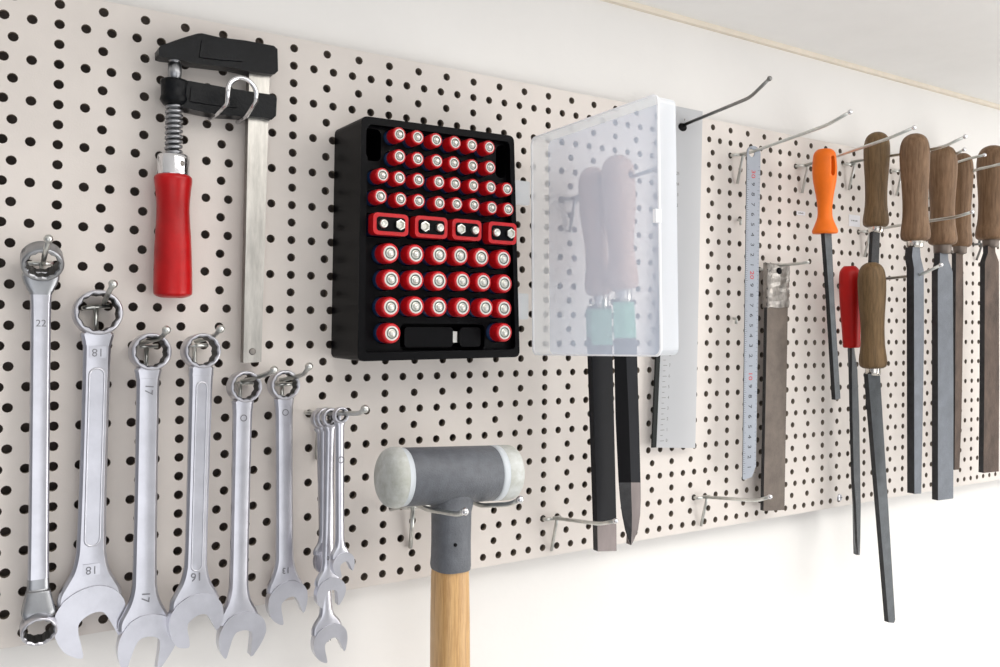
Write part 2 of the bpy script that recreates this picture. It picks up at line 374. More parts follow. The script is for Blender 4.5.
def combo_wrench(rc, jc, d, Rr, rin, w0, w1, Rj, ang, label, mark=None, mark2=None, logo=None, panel=None, h=6.5, ring_h=9.5, group='combination wrenches hanging in a row', m='chrome', bunch=False, mirror=False, boxmark=False, tl=1., sh=0., name='combination_wrench'):
    """all px sizes; rc ring centre px, jc jaw centre px; ang degrees of jaw opening (0 down, + towards right)"""
    a = at(rc[0], rc[1], d); b = at(jc[0], jc[1], d); s = vscale((rc[0]+jc[0])/2, (rc[1]+jc[1])/2, d)
    e = empty(name, a[0], a[1], d, label, 'wrench', group)
    A, v, u, L = frame(a, b)          # v along, u left perpendicular
    if u.x < 0: u = -u
    Rr, rin, w0, w1, Rj = (q/s for q in (Rr, rin, w0, w1, Rj))
    mb = MB()
    df = d+h/2+2.0; ar = at(rc[0], rc[1], df)
    ring_mesh(mb, ar[0], ar[1], df-ring_h/2, Rr, rin, ring_h, 0, 1, tilt=math.radians(-4)); a = (ar[0], ar[1]); A = Vector((a[0]-sh, a[1]))
    mb.build('ring_end', [m, 'recessdark'], e)
    # shaft loft with flares
    ks = []
    t0 = Rr*.80; t1 = L-Rj*.55
    stations = [(Rr*.82, Rr*1.10, h*1.1), (Rr*.95, Rr*1.34, h*1.1), (Rr*1.12, max(Rr*1.27, w0*1.04), h*1.05), (Rr*1.4, w0*1.06, h), (Rr*2.0, w0, h*.95), (L*.5, (w0+w1)/2*.97, h*.9), (L-Rj*2.5, w1, h*.95), (L-Rj*1.9, w1*1.08, h), (L-Rj*1.45, w1*1.34, h), (L-Rj*1.1, Rj*1.42, h), (L-Rj*.8, Rj*1.72, h), (L-Rj*.5, Rj*1.76, h)]
    stations = cat_rom(stations, 4)
    rows = []
    for t, w_, hh in stations:
        rows.append([W(A.x+v.x*t+u.x*p, A.y+v.y*t+u.y*p, d-.3+q) for p, q in section(w_, hh, min(1.7, hh*.28))])
    mb = MB(); mb.grid(rows, 0, False)
    mb.build('shank', m, e, bevel=.5)
    mb = MB(); th = math.atan2(v.x, -v.y)
    out = jaw_outline(Rj, math.radians(ang), mirror, tl)
    # neck fillet disc + jaws
    mb.prism([(b[0]+x, b[1]+z) for x, z in out], d-h*.66, d+h*.66)
    mb.build('open_jaw', m, e, bevel=1.0, seg=3)
    if panel:
        q0, q1, pw = panel; mb = MB()
        pts = []
        for sgn, tt in ((1, q0), (-1, q1)):
            for i in range(9):
                aa = math.pi*i/8; pts.append((L*tt-sgn*math.sin(aa)*pw*w0/2*.9, sgn*math.cos(aa)*pw*w0/2))
        pp = [(A.x+v.x*t+u.x*x, A.y+v.y*t+u.y*x) for t, x in pts]
        n = len(pp); inner = [(A.x+v.x*t+u.x*x, A.y+v.y*t+u.y*x) for t, x in [(t+(1.2 if t < L*.5 else -1.2), x*.78) for t, x in pts]]
        f0 = d-.3+h*.5+.15
        vs = [W(x, z, f0+.0) for x, z in pp]+[W(x*.5+y[0]*.5, z*.5+y[1]*.5, f0+.9) for (x, z), y in zip(pp, inner)]+[W(x, z, f0+.1) for x, z in inner]
        mb.add(vs, [[i, (i+1) % n, n+(i+1) % n, n+i] for i in range(n)]+[[n+i, n+(i+1) % n, 2*n+(i+1) % n, 2*n+i] for i in range(n)], 0, True)
        mb.add(vs, [list(range(2*n, 3*n))], 1)
        mb.build('recessed_panel', [m, m], e)
    def onshaft(t): return (A.x+v.x*t, A.y+v.y*t)
    for mk in (mark, mark2):
        if mk:
            s_, tt, size, rot = mk; x, z = onshaft(L*tt)
            if boxmark:
                bb = MB(); bb.box(x-size*.95, x+size*.95, z-size*.72, z+size*.72, d+h*.30, d+h*.5+.75); bb.build('mark_plate', m, e, bevel=.4)
            text(s_, size, x, z, d-.3+h*.5+(1.12 if boxmark else .70), 'etch', e, 'size_mark', rot=rot)
    if logo:
        x, z = onshaft(L*logo); mb = MB(); n = 20
        for i in range(n):
            a0, a1 = 2*math.pi*i/n, 2*math.pi*(i+1)/n; f0 = d+h*.5+.2
            mb.add([W(x+r_*math.cos(q), z+r_*math.sin(q), f0) for q in (a0, a1) for r_ in (1.7, 2.3)], [[0,1,3,2]], 0)
        mb.build('round_stamp', 'etch', e)
    return e
combo_wrench((99.2,312.9), (90.5,618.5), 12, 22.5, 17.2, 24.8, 26, 33, 24, 'largest combination wrench with a long recessed panel, second tool from the left', mark=('18', .128, 5, 180), mark2=('18', .835, 5, 180), boxmark=True, panel=(.20,.74,.62), h=7, ring_h=14)
combo_wrench((152.3,352.4), (147.5,640), 20, 18.6, 13.9, 21, 22, 27, -8, 'combination wrench stamped 17 with red stains on its jaw', mark=('17', .128, 5, -95), mark2=('17', .845, 5, -95), ring_h=16, h=6, tl=1.35, sh=1.4)
combo_wrench((203.6,351.5), (196,619.5), 28, 17.4, 13.2, 22, 21, 26.5, 24, 'combination wrench stamped 16, darker polished jaw, hanging below the clamp handle and bar', mark=('16', .835, 5.4, 180), panel=(.13,.80,.52), ring_h=16, h=6, tl=.6)
combo_wrench((247,387.3), (241.5,633), 20, 15.6, 11.6, 18.5, 18, 22.5, -6, 'plain combination wrench with a small round stamp, directly below the clamp bar', logo=.125, ring_h=13, h=6, tl=1.2, sh=1.2)
combo_wrench((286.3,385.6), (287,600.5), 16, 14.8, 10.8, 17, 17.5, 20.3, 22, 'combination wrench stamped 13, shortest of the single hung ones', logo=.125, mark=('13', .855, 4.2, 180), ring_h=11, h=5.5)
BG = 'small combination wrenches bunched on one hook'
combo_wrench((323.5,419), (329.5,641), 22, 10.6, 6.8, 9.5, 12, 18, 24, 'longest wrench of the small bunch, its jaw hanging lowest', mark=('12', .985, 3.4, 190), h=5, ring_h=6.5, group=BG)
combo_wrench((327,418), (326,560), 33, 10.0, 6.4, 9, 9, 12, 10, 'small wrench sandwiched in the middle of the bunch, jaw mostly hidden', h=4.5, ring_h=6, group=BG)
combo_wrench((332.6,418), (330,592), 45, 9.6, 6.0, 9.5, 11, 15, 2, 'small wrench of the bunch with its jaw at middle height', mark=('10', .80, 3, 180), h=4.5, ring_h=6, group=BG)
combo_wrench((342.2,415.5), (342.5,563.5), 62, 8.0, 5.0, 8.5, 8.5, 11.6, 24, 'shortest wrench at the front of the small bunch', h=4.5, ring_h=5.5, group=BG, logo=.30)
# double ring (offset) wrench
def offset_wrench():
    d = 14; a = at(41.5, 261.5, d); b = at(38.2, 626.3, d); s = vscale(40, 440, d)
    e = empty('offset_ring_wrench', a[0], a[1], d, 'double ended ring wrench with offset rings, leftmost tool on the board', 'wrench')
    mb = MB(); ring_mesh(mb, a[0], a[1], d+5, 19.2/s, 13.6/s, 11, 0, 1, tilt=math.radians(34), sq=.98); mb.build('ring_end', ['chromed', 'recessdark'], e)
    mb = MB(); ring_mesh(mb, b[0], b[1], d+3, 16.4/s, 12.4/s, 10, 0, 1, tilt=math.radians(16), sq=.95); mb.build('ring_end', ['chrome', 'recessdark'], e)
    A, v, u, L = frame(a, b)
    if u.x < 0: u = -u
    st = [(10.5/s, 31/s, 7, -3.5), (15/s, 33/s, 8, -3.5), (21/s, 30/s, 8, -3.5), (29/s, 23/s, 7.5, -3.2), (40/s, 18.6/s, 7, -3), (L*.3, 18/s, 6.5, -3), (L*.6, 18/s, 6.5, -3), (L-47/s, 19/s, 7, -3), (L-34/s, 22/s, 7.5, -2.5), (L-22/s, 27/s, 8, -1), (L-15/s, 30/s, 8, 0), (L-10/s, 27/s, 8, 0)]
    st = cat_rom(st, 4); rows = [[], []]
    def secs(lo, hi): return [[W(A.x+v.x*t+u.x*p, A.y+v.y*t+u.y*p, d+off+q) for p, q in section(w_, hh, 1.3)] for t, w_, hh, off in st[lo:hi]]
    mb = MB(); mb.grid(secs(15, 29), 0, False); mb.build('shank', 'chrome', e, bevel=.5)
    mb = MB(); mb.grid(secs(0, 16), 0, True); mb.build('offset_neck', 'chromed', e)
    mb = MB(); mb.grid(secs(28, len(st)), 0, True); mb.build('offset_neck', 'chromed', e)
    x, z = A.x+v.x*L*.17, A.y+v.y*L*.17
    text('22', 4.2, x, z, d-3+4.05, 'etch', e, 'size_mark')
offset_wrench()
# hooks carrying the wrenches : crossbar, leg in the ring, prong up with ball end
def ringhook(cb0, cb1, leg0, leg1, prong, dprong, label):
    a = at(*cb0, 5); b = at(*cb1, 5)
    e = empty('pegboard_hook', a[0], a[1], 0, label, 'hook', HOOKG)
    mb = MB(); mb.tube(bendpath([W(a[0], a[1], -14), W(a[0], a[1], 5), W(b[0], b[1], 5)], rad=2.5), 1.5); mb.build('crossbar', 'wire', e)
    l0 = at(*leg0, 5); l1 = at(*leg1, 2.5); l1 = (l1[0], min(l1[1], l0[1]-22))
    mb = MB(); mb.tube([W(l0[0], l0[1], 5), W(l1[0], l1[1], 2.2)], 1.45); mb.build('support_leg', 'wire', e)
    pts = [W(*at(*p, dd), dd) for p, dd in zip(prong, dprong)]
    mb = MB(); mb.tube(bendpath(pts, rad=4.), 1.6); po = mb.build('prong', 'wire', e)
    mb = MB(); mb.ball(pts[-1], 2.7); mb.build('prong_tip', 'wire', po)
ringhook((29,263.5), (53,263.5), (42,264), (41,275), [(43,263.5),(44,258),(48.5,239)], [5,22,40], 'hook with ball end inside the upper ring of the leftmost wrench')
ringhook((84,308), (110,306), (96,307), (96,328), [(104,303),(107,296),(113,284)], [5,25,42], 'hook with ball end inside the ring of the largest wrench')
ringhook((139.5,346.5), (158,346), (146.5,347), (146.5,365), [(140,343.5),(158,338.5),(163,336),(166.5,330)], [5,22,28,44], 'hook with ball end inside the ring of the wrench stamped 17')
ringhook((190,346), (208,345), (194.5,346), (194.5,360), [(196,341),(211,337.5),(216,334),(220.5,329)], [5,22,28,44], 'hook with ball end inside the ring of the wrench stamped 16')
ringhook((238,383), (253,382.5), (240,383), (240,395), [(242,381.5),(262,376),(268,373.5),(274,370)], [5,28,34,46], 'hook with ball end inside the ring of the wrench below the clamp bar')
ringhook((279,384.5), (293,384), (282,385), (282,396), [(281,380),(297,376.5),(304,374),(309,366.5)], [5,26,32,46], 'hook with ball end inside the ring of the wrench stamped 13')
ringhook((308,413), (320,413), (318.5,414), (317,459), [(310,412.5),(345,413.5),(359,413.5),(364.8,409)], [5,68,90,101], 'hook with ball end carrying the bunch of small wrenches')

# ---------------------------------------------------------------- bar clamp
def clamp():
    c = lambda x, y: (130+x/3.335, 20+y/3.335)
    ax, az = at(255, 110, 12)
    e = empty('bar_clamp', ax, az, 12, 'bar clamp with black iron jaws, red wooden handle and flat steel bar', 'clamp')
    # bar
    mb = MB(); mb.prism(poly([(249.5,60),(270,62),(261.3,362),(243.3,363)], 14), 7, 14, 0, side=1); bar = mb.build('bar', ['steelbar', 'steelside'], e, bevel=.6)
    x, z = at(*c(410, 570-0), 20); x, z = at(252.5, 351.5, 14)
    mb = MB(); mb.lathe(W(x, z, 13.5), W(x, z, 15), [(0, 2.4), (1.0, 2.3), (1.3, 1.6)], 20); mb.build('end_pin', 'steelside', bar)
    up = [(95,95),(103,84),(118,80),(150,68),(190,55),(225,45),(240,44),(300,58),(385,68),(480,86),(492,97),(494,170),(482,181),(455,180),(400,172),(340,158),(290,153),(200,142),(160,130),(110,124),(96,119)]
    mb = MB(); mb.prism(poly([c(*p) for p in up], 19), 7, 19); j = mb.build('fixed_jaw', 'iron', e, bevel=2.2, seg=3)
    mb = MB(); mb.prism(poly([c(*p) for p in [(240,68),(300,72),(375,84),(390,100),(390,122),(378,138),(300,132),(232,124)]], 20.2), 18, 20.2); mb.build('jaw_web', 'iron', j, bevel=.9)
    lo = [(165,200),(200,203),(255,213),(325,226),(400,238),(480,250),(490,262),(487,320),(472,333),(452,326),(400,322),(300,316),(240,306),(170,290)]
    mb = MB(); mb.prism(poly([c(*p) for p in lo], 19), 6, 19); j = mb.build('sliding_arm', 'iron', e, bevel=2.0, seg=3)
    mb = MB(); mb.prism(poly([c(*p) for p in [(205,222),(270,232),(360,248),(372,268),(360,292),(280,284),(200,270)]], 20.2), 18, 20.2); mb.build('arm_web', 'iron', j, bevel=.9)
    sx, st = at(*c(149, 198), 13.5); _, sb = at(*c(143, 284), 13.5)
    mb = MB(); mb.lathe(W(sx, st, 13.5), W(sx, sb, 13.5), [(0, 6), (1, 8.6), (2.5, 9), (5, 8.4), (st-sb-6, 8.3), (st-sb-3, 9), (st-sb, 7)], 24); mb.build('screw_boss', 'iron', j)
    X = sx
    zt = at(*c(148, 122), 13.5)[1]; z1 = at(*c(145, 455), 13.5)[1]
    L = zt-z1
    mb = MB(); mb.lathe(W(X, zt, 13.5), W(X, z1, 13.5), [(0, 2.5), (.5, 3.8), (3, 3.9), (3.3, 3.2), (4.5, 3.2), (4.9, 4.2), (10, 4.4), (13, 4.2), (14, 3.4), (L, 3.4)], 20); sc = mb.build('screw_spindle', 'chromed', e)
    # thread / spring coils
    za = sb; zb = z1; n = 10*16; pts = [W(X+4.5*math.cos(2*math.pi*i/16), za+(zb-za)*i/n, 13.5+4.5*math.sin(2*math.pi*i/16)) for i in range(n+1)]
    mb = MB(); mb.tube(pts, 1.25, 8); mb.build('spring', 'chromed', e)
    # handle with collar
    zc0 = at(*c(145, 450), 13.5)[1]; zc1 = at(*c(145, 516), 13.5)[1]
    mb = MB(); mb.lathe(W(X, zc0, 13.5), W(X, zc1-1, 13.5), [(0, 8.9), (.8, 9.7), (3, 9.9), (zc0-zc1, 10.0), (zc0-zc1+1, 10.0)], 32); col = mb.build('collar', 'chrome2', e)
    mb = MB(); pz = (zc0+zc1)/2; mb.lathe(W(X+3.0, pz, 21.9), W(X+3.0, pz, 24), [(0, 2.2), (1.0, 2.0), (1.4, .5)], 14); mb.build('set_screw', 'steelside', col)
    zb = at(173, 298, 13.5)[1]; Lh = zc1-zb; xb = at(173.4, 298, 13.5)[0]
    prof = cat_rom([(0, 9.5), (1.5, 11.3), (4, 11.7), (Lh*.13, 10.9), (Lh*.24, 10.2), (Lh*.36, 10.3), (Lh*.5, 11.0), (Lh*.7, 11.6), (Lh-5, 11.9), (Lh-2, 11.2), (Lh-.6, 8.5), (Lh, 5.5)], 4)
    mb = MB(); mb.lathe(W(X, zc1, 13.5), W(xb-.3, zb, 13.5), prof, 40); mb.build('handle', 'red', e)
clamp()
def clamphook():
    x1, z1 = at(210, 118.5, 0); x2, z2 = at(237.5, 121.5, 0); z0 = z1; dl = dr = 20
    df = hitx(227.3, 103, x1)[0]
    xa, za = at(227.3, 103, df); xb, zb = at(255.6, 101, df)
    e = empty('pegboard_hook', (x1+x2)/2, z0, 0, 'bright double wire hook with a round arch carrying the bar clamp', 'hook', HOOKG)
    cx = (xa+xb)/2; r = (xb-xa)/2; zc = at(241, 78.5, df)[1]-r
    arc = [(xa, za)]+[(cx-r*math.cos(math.pi*i/14), zc+r*math.sin(math.pi*i/14)) for i in range(15)]+[(xb, zb)]
    path = bendpath([W(x1, z1, -14), W(x1, z1, dl), W(xa, za, df)], rad=3)+[W(x, z, df+1.2) for x, z in arc[1:-1]]+bendpath([W(xb, zb, df), W(x2, z1, dr), W(x2, z1, -14)], rad=3)
    mb = MB(); mb.tube(path, 1.55, 12); mb.build('wire_loop', 'chrome2', e)
clamphook()

# ---------------------------------------------------------------- dead blow hammer
def hammer():
    d = 62
    L = at(380, 478, d); Rr = at(514.5, 472, d); m0 = at(452, 475, d)
    e = empty('mallet', m0[0], m0[1], d, 'soft faced mallet with grey head, white end faces and varnished wooden handle', 'hammer')
    z = (L[1]+Rr[1])/2; 
    def xx(px, dd=62): return at(px, 475, dd)[0]
    p0 = W(L[0], L[1], d); p1 = W(Rr[0], Rr[1], d); tot = Rr[0]-L[0]
    a1 = xx(402)-L[0]; a2 = xx(490.5)-L[0]
    r = 20.2
    mb = MB(); mb.lathe(p0, p1, [(a1-1, r*.9), (a1, r-.6), (a1+1.0, r), (a2-1, r), (a2, r-.6), (a2+1, r*.9)], 48); mb.build('head', 'hamgrey', e)
    mb = MB(); mb.lathe(p0, p1, cat_rom([(0, 2), (1.0, 10), (2.5, 15.5), (5, 19), (9, 20.9), (13, 20.8), (a1-6, 20.4)], 3), 48); f1 = mb.build('striking_face', 'hamface', e)
    mb = MB(); mb.lathe(p0, p1, [(a1-7, 20.3), (a1-5, 20.35), (a1+1, 20.0)], 48); mb.build('face_collar', 'hamring', f1)
    mb = MB(); mb.lathe(p0, p1, [(a2-.5, 20.0), (a2+1, 20.35), (a2+6, 20.3)], 48); 
    f2mb = MB(); f2mb.lathe(p0, p1, cat_rom([(a2+5, 20.3), (a2+7, 20.4), (tot-5, 20), (tot-3, 17), (tot-1, 10), (tot, 2)], 3), 48); f2 = f2mb.build('striking_face', 'hamface', e)
    mb.build('face_collar', 'hamring', f2)
    # neck
    x0, z0 = at(451.5, 500, d); x1, z1 = at(450.5, 573, d); hx, hz = at(450, 760, d)
    rows = []
    for px, py, hw, hd in ((452,485,19.5,16), (451.5,503,20.2,14.5), (451.3,511,18.2,14), (451,540,17.8,14), (450.8,556,18.0,14.3), (450.5,564,18.4,14.6), (450.5,568,17.8,14.2)):
        x, zz = at(px, py, d); k = 1/vscale(px, py, d)*1.02; rows.append([W(x+hw*k*.99*se(math.cos(t)), zz, d+hd*se(math.sin(t))) for t in [2*math.pi*i/36 for i in range(36)]])
    mb = MB(); mb.grid(rows); nk = mb.build('neck', 'hamgrey', e)
    mb = MB(); x, zz = at(455.5, 545, d+14); mb.lathe(W(x, zz, d+13.0), W(x, zz, d+14.6), [(0, 1.3), (1.4, 1.2)], 12); mb.build('rivet_hole', 'blackd', nk)
    rows = []
    for px, py, hw, hd in ((450.5,562,16.5,12.5), (450,575,17.3,13), (450,620,18.0,13.4), (450,700,18.4,13.5), (450,850,18.5,13.5), (450,980,20,14), (450,1000,19,13.5), (450,1010,14,9)):
        x, zz = at(px, py, d); k = 1/vscale(px, py, d)*1.02; rows.append([W(x+hw*k*se(math.cos(t)), zz, d+hd*se(math.sin(t))) for t in [2*math.pi*i/36 for i in range(36)]])
    mb = MB(); mb.grid(rows); mb.build('handle', 'ash', e)
def se(v, p=.75): return math.copysign(abs(v)**p, v)
hammer()
def hammerhook():
    X = 3.2*75; Z = -27*PZ
    e = empty('pegboard_hook', X, Z, 0, 'wide double pronged hook carrying the mallet head', 'hook', HOOKG)
    Xa = at(425.5, 505, 62)[0]; Xb = at(479, 499, 62)[0]
    mb = MB(); mb.tube(bendpath([W(X, Z, -14), W(X, Z, 6), W(Xb+1, Z-.5, 6)], rad=3), 1.8); mb.build('crossbar', 'wire', e)
    lx, lz = at(412.5, 512, 7); l2 = at(411, 548, 3)
    mb = MB(); mb.tube([W(lx, Z, 8), W(l2[0], l2[1], 2)], 1.7); mb.build('support_leg', 'wire', e)
    hl, hr = at(380, 478, 62), at(514.5, 472, 62)
    for XX, tp, bp in ((Xa, (465,511.5), (458,514.5)), (Xb, (520,499.5), (510,504.3))):
        hz = hl[1]+(hr[1]-hl[1])*(XX-hl[0])/(hr[0]-hl[0])-20.3-2.3; dt, zt = hitx(*tp, XX); db, zb = hitx(*bp, XX)
        mb = MB(); mb.tube(bendpath([W(XX, Z, 6), W(XX, min(hz, Z+12), 44), W(XX, hz-.2, 66), W(XX, zb, db), W(XX, zt, dt)], rad=5), 1.8); p = mb.build('prong', 'wire', e)
        mb = MB(); mb.ball(W(XX, zt, dt), 2.7); mb.build('prong_tip', 'chrome2', p)
hammerhook()

# ---------------------------------------------------------------- battery organiser
def cutaway(o, cutters):
    """subtract a list of closed builders from object, baked to mesh"""
    cs = []
    big = MB()
    for c in cutters: big.add(c.v, c.f)
    k = big.build('cutter', 'blackd'); b = o.modifiers.new('b', 'BOOLEAN'); b.object = k; b.operation = 'DIFFERENCE'; b.solver = 'EXACT'; b.use_self = True
    dg = bpy.context.evaluated_depsgraph_get(); dg.update()
    me = bpy.data.meshes.new_from_object(o.evaluated_get(dg)); o.modifiers.clear(); old = o.data; o.data = me
    bpy.data.objects.remove(k); bpy.data.meshes.remove(old)
cA = lambda x, y: (320+x/4.762, 100+y/4.762)
cB = lambda x, y: (320+x/4.762, 230+y/4.762)
TIP = 57.0
rowsA = [[(380,163),(467,177),(555,190),(645,203),(725,215),(808,225)],
 [(380,268),(467,280),(558,290),(640,300),(728,313),(812,320)],
 [(300,357),(380,370),(470,380),(568,390),(645,398),(732,407),(815,415),(893,424)],
 [(290,458),(385,472),(472,480),(570,490),(653,495),(735,500),(820,513),(898,520)]]
rowsB = [[(335,110),(457,115),(570,118),(670,122),(770,130),(875,137)],
 [(340,235),(455,238),(568,242),(680,243),(780,248),(880,255)],
 [(338,367),(457,363),(568,366),(680,368),(790,370),(878,374)],
 [(343,492),(880,488)]]
nines = [(248,422,533,650),(447,608,548,662),(625,770,563,672),(797,937,577,690)]
def rrect(x0, x1, z0, z1, r, n=5):
    out = []
    for cx, cz, a0 in ((x1-r, z1-r, 0), (x0+r, z1-r, 90), (x0+r, z0+r, 180), (x1-r, z0+r, 270)):
        for i in range(n+1):
            a = math.radians(a0+90*i/n); out.append((cx+r*math.cos(a), cz+r*math.sin(a)))
    return out
def rquad(pts, r, n=5):    # rounded convex polygon
    out = []; N = len(pts)
    for i in range(N):
        a, b, c = (Vector(pts[(i+q) % N]) for q in (-1, 0, 1))
        p = b+(a-b).normalized()*r; q = b+(c-b).normalized()*r
        for k in range(n+1):
            t = k/n; v = p*(1-t)**2+b*2*t*(1-t)+q*t*t; out.append((v.x, v.y))
    return out
def organiser():
    D = 49
    TL, TR, BR, BL = at(361.5, 115.5, D), at(514, 136, D), at(519.8, 357, D), at(357.5, 361.5, D)
    e = empty('battery_organizer', (BL[0]+BR[0])/2, BL[1], 0, 'black plastic battery organizer case filled with red topped batteries', 'battery case')
    outer = rquad([TL, TR, BR, BL], 5)
    mb = MB(); mb.prism(outer, 0.5, D); case = mb.build('case_body', 'blackp', e)
    cx = sum(p[0] for p in outer)/len(outer); cz = sum(p[1] for p in outer)/len(outer)
    cut = []
    # recessed field
    inner = rquad([(TL[0]+5, TL[1]-5), (TR[0]-4, TR[1]-5), (BR[0]-4, BR[1]+6), (BL[0]+5, BL[1]+6)], 4)
    c = MB(); c.prism(inner, D-6, D+5); cutaway(case, [c])
    cut = []
    for r_ in rowsA:
        for p in r_:
            x, z = at(*cA(*p), TIP); c = MB(); c.lathe(W(x, z, 8), W(x, z, D+3), [(0, 6.0), (D-5, 6.0)], 20, smooth=False); cut.append(c)
    cutaway(case, cut); cut = []
    for r_ in rowsB:
        for p in r_:
            x, z = at(*cB(*p), TIP); c = MB(); c.lathe(W(x, z, 3.2), W(x, z, D+3), [(0, 8.0), (D-.2, 8.0)], 20, smooth=False); cut.append(c)
    cutaway(case, cut); cut = []
    for x0, x1, y0, y1 in nines:
        a = at(*cA(x0, y0), TIP-1); b = at(*cA(x1, y1), TIP-1); c = MB(); c.prism(rrect(a[0]-.9, b[0]+.9, b[1]-.9, a[1]+.9, 4), 8, D+4); cut.append(c)
    for (x0, x1, y0, y1) in ((210,295,128,293), (845,890,212,372)):
        a = at(*cA(x0, y0), D-4); b = at(*cA(x1, y1), D-4); c = MB(); c.prism(rrect(a[0], b[0], b[1], a[1], min(4, (b[0]-a[0])*.45)), 8, D+4); cut.append(c)
    a = at(*cB(388, 445), D-4); b = at(*cB(790, 572), D-4); c = MB(); c.prism(rrect(a[0], b[0], b[1], a[1], 4), 22, D+4); cut.append(c)
    cutaway(case, cut)
    # tester
    te = empty('battery_tester', (a[0]+b[0])/2, b[1], 24, 'black battery tester with a small white window, lying in the bottom slot of the case', 'tester')
    x0, x1, z0, z1 = a[0]+4, b[0]-3, b[1]+2.5, a[1]-2.5
    xs = x0+(x1-x0)*.585
    wn = at(646, 0, 40)
    wx0, wx1 = at(*cB(630, 510), 41)[0], at(*cB(664, 510), 41)[0]
    mb = MB(); mb.prism(rrect(x0, wx0, z0, z1, 2.5), 22.5, 42); mb.prism(rrect(wx1, x1, z0, z1, 2.5), 22.5, 42); mb.prism(rrect(x0+4, x1-4, z0+3, z1-3, 2), 22.5, 34); mb.build('tester_body', 'blackp', te, bevel=1.2)
    zz = (z0+z1)/2; mb = MB(); mb.box(wx0+.4, wx1-.6, zz-4.2, zz+4.2, 34.2, 38.5); mb.build('white_window', 'white', te, bevel=.3)
    # hinge lugs on right side
    for (px, y0, y1) in ((519.5,178,204), (520.5,291,318)):
        X0_, Za = at(px, y0, 30); _, Zb = at(px, y1, 30)
        for z in (Za, Zb):
            mb = MB(); mb.tube([W(TR[0]+1, z, 28), W(TR[0]+8.5, z, 29)], 1.4); mb.build('hinge_lug', 'blackp', e)
        mb = MB(); mb.prism(rrect(TR[0]+1.0, TR[0]+5.5, Zb+1.5, Za-1.5, 1), 26, 29); mb.build('hinge_plate', 'blackp', e)
    return e
organiser()
def battery(kind, x, z, label, group):
    r = 5.2 if kind == 'AAA' else 7.1; rear = 9.0 if kind == 'AAA' else 5.0
    e = empty('aaa_battery' if kind == 'AAA' else 'aa_battery', x, z, rear, label, 'battery', group)
    L = TIP-rear
    mb = MB(); mb.lathe(W(x, z, rear), W(x, z, TIP), [(0, r*.9), (.4, r), (L-10.5, r)], 28); mb.build('wrapper', 'batblue', e)
    mb = MB(); mb.lathe(W(x, z, rear), W(x, z, TIP), [(L-10.5, r), (L-2.2, r), (L-1.0, r*.97), (L-.3, r*.90), (L, r*.80), (L-.25, r*.72)], 28, caps=False); c = mb.build('red_top', 'batred', e)
    k = r*.73
    mb = MB(); mb.lathe(W(x, z, rear), W(x, z, TIP+2), [(L-.9, k), (L-.15, k), (L-.05, k*.97), (L-.1, k*.76)], 24, 0, caps=False)
    mb.lathe(W(x, z, rear), W(x, z, TIP+2), [(L-.1, k*.76), (L-.5, k*.75), (L-.45, k*.55)], 24, 1, caps=False)
    mb.lathe(W(x, z, rear), W(x, z, TIP+2), [(L-.5, k*.62), (L-.1, k*.58), (L-.05, k*.5), (L+.3, k*.40), (L+.9, k*.36), (L+1.1, k*.28)], 24, 2)
    mb.build('terminal', ['batring', 'batdark', 'batend'], e)
    return e
def place(proto, x, z, d, label):
    r_ = proto.copy(); C.objects.link(r_); r_.location = W(x, z, d); r_['label'] = label
    for ch in proto.children:
        c = ch.copy(); C.objects.link(c); c.parent = r_
    return r_
ORD = ['first', 'second', 'third', 'fourth', 'fifth', 'sixth', 'seventh', 'eighth']
proto = None
def ordl(i, n): return 'leftmost' if i == 0 else ('rightmost' if i == n-1 else ORD[i]+' from the left')
for ri, r_ in enumerate(rowsA):
    for i, p in enumerate(r_):
        x, z = at(*cA(*p), TIP); lab = 'small red battery, %s in the %s row from the top' % (ordl(i, len(r_)), ORD[ri])
        if proto is None: proto = battery('AAA', x, z, lab, 'small batteries in the upper rows of the case')
        else: place(proto, x, z, 9.0, lab)
proto = None
for ri, r_ in enumerate(rowsB):
    for i, p in enumerate(r_):
        x, z = at(*cB(*p), TIP); rn = ['row just below the square batteries', 'second row below the square batteries', 'third row below the square batteries', 'bottom row beside the tester'][ri]
        lab = 'larger red battery, %s in the %s' % (ordl(i, len(r_)) if ri < 3 else ('left end' if i == 0 else 'right end'), rn)
        if proto is None: proto = battery('AA', x, z, lab, 'large batteries in the lower rows of the case')
        else: place(proto, x, z, 5.0, lab)
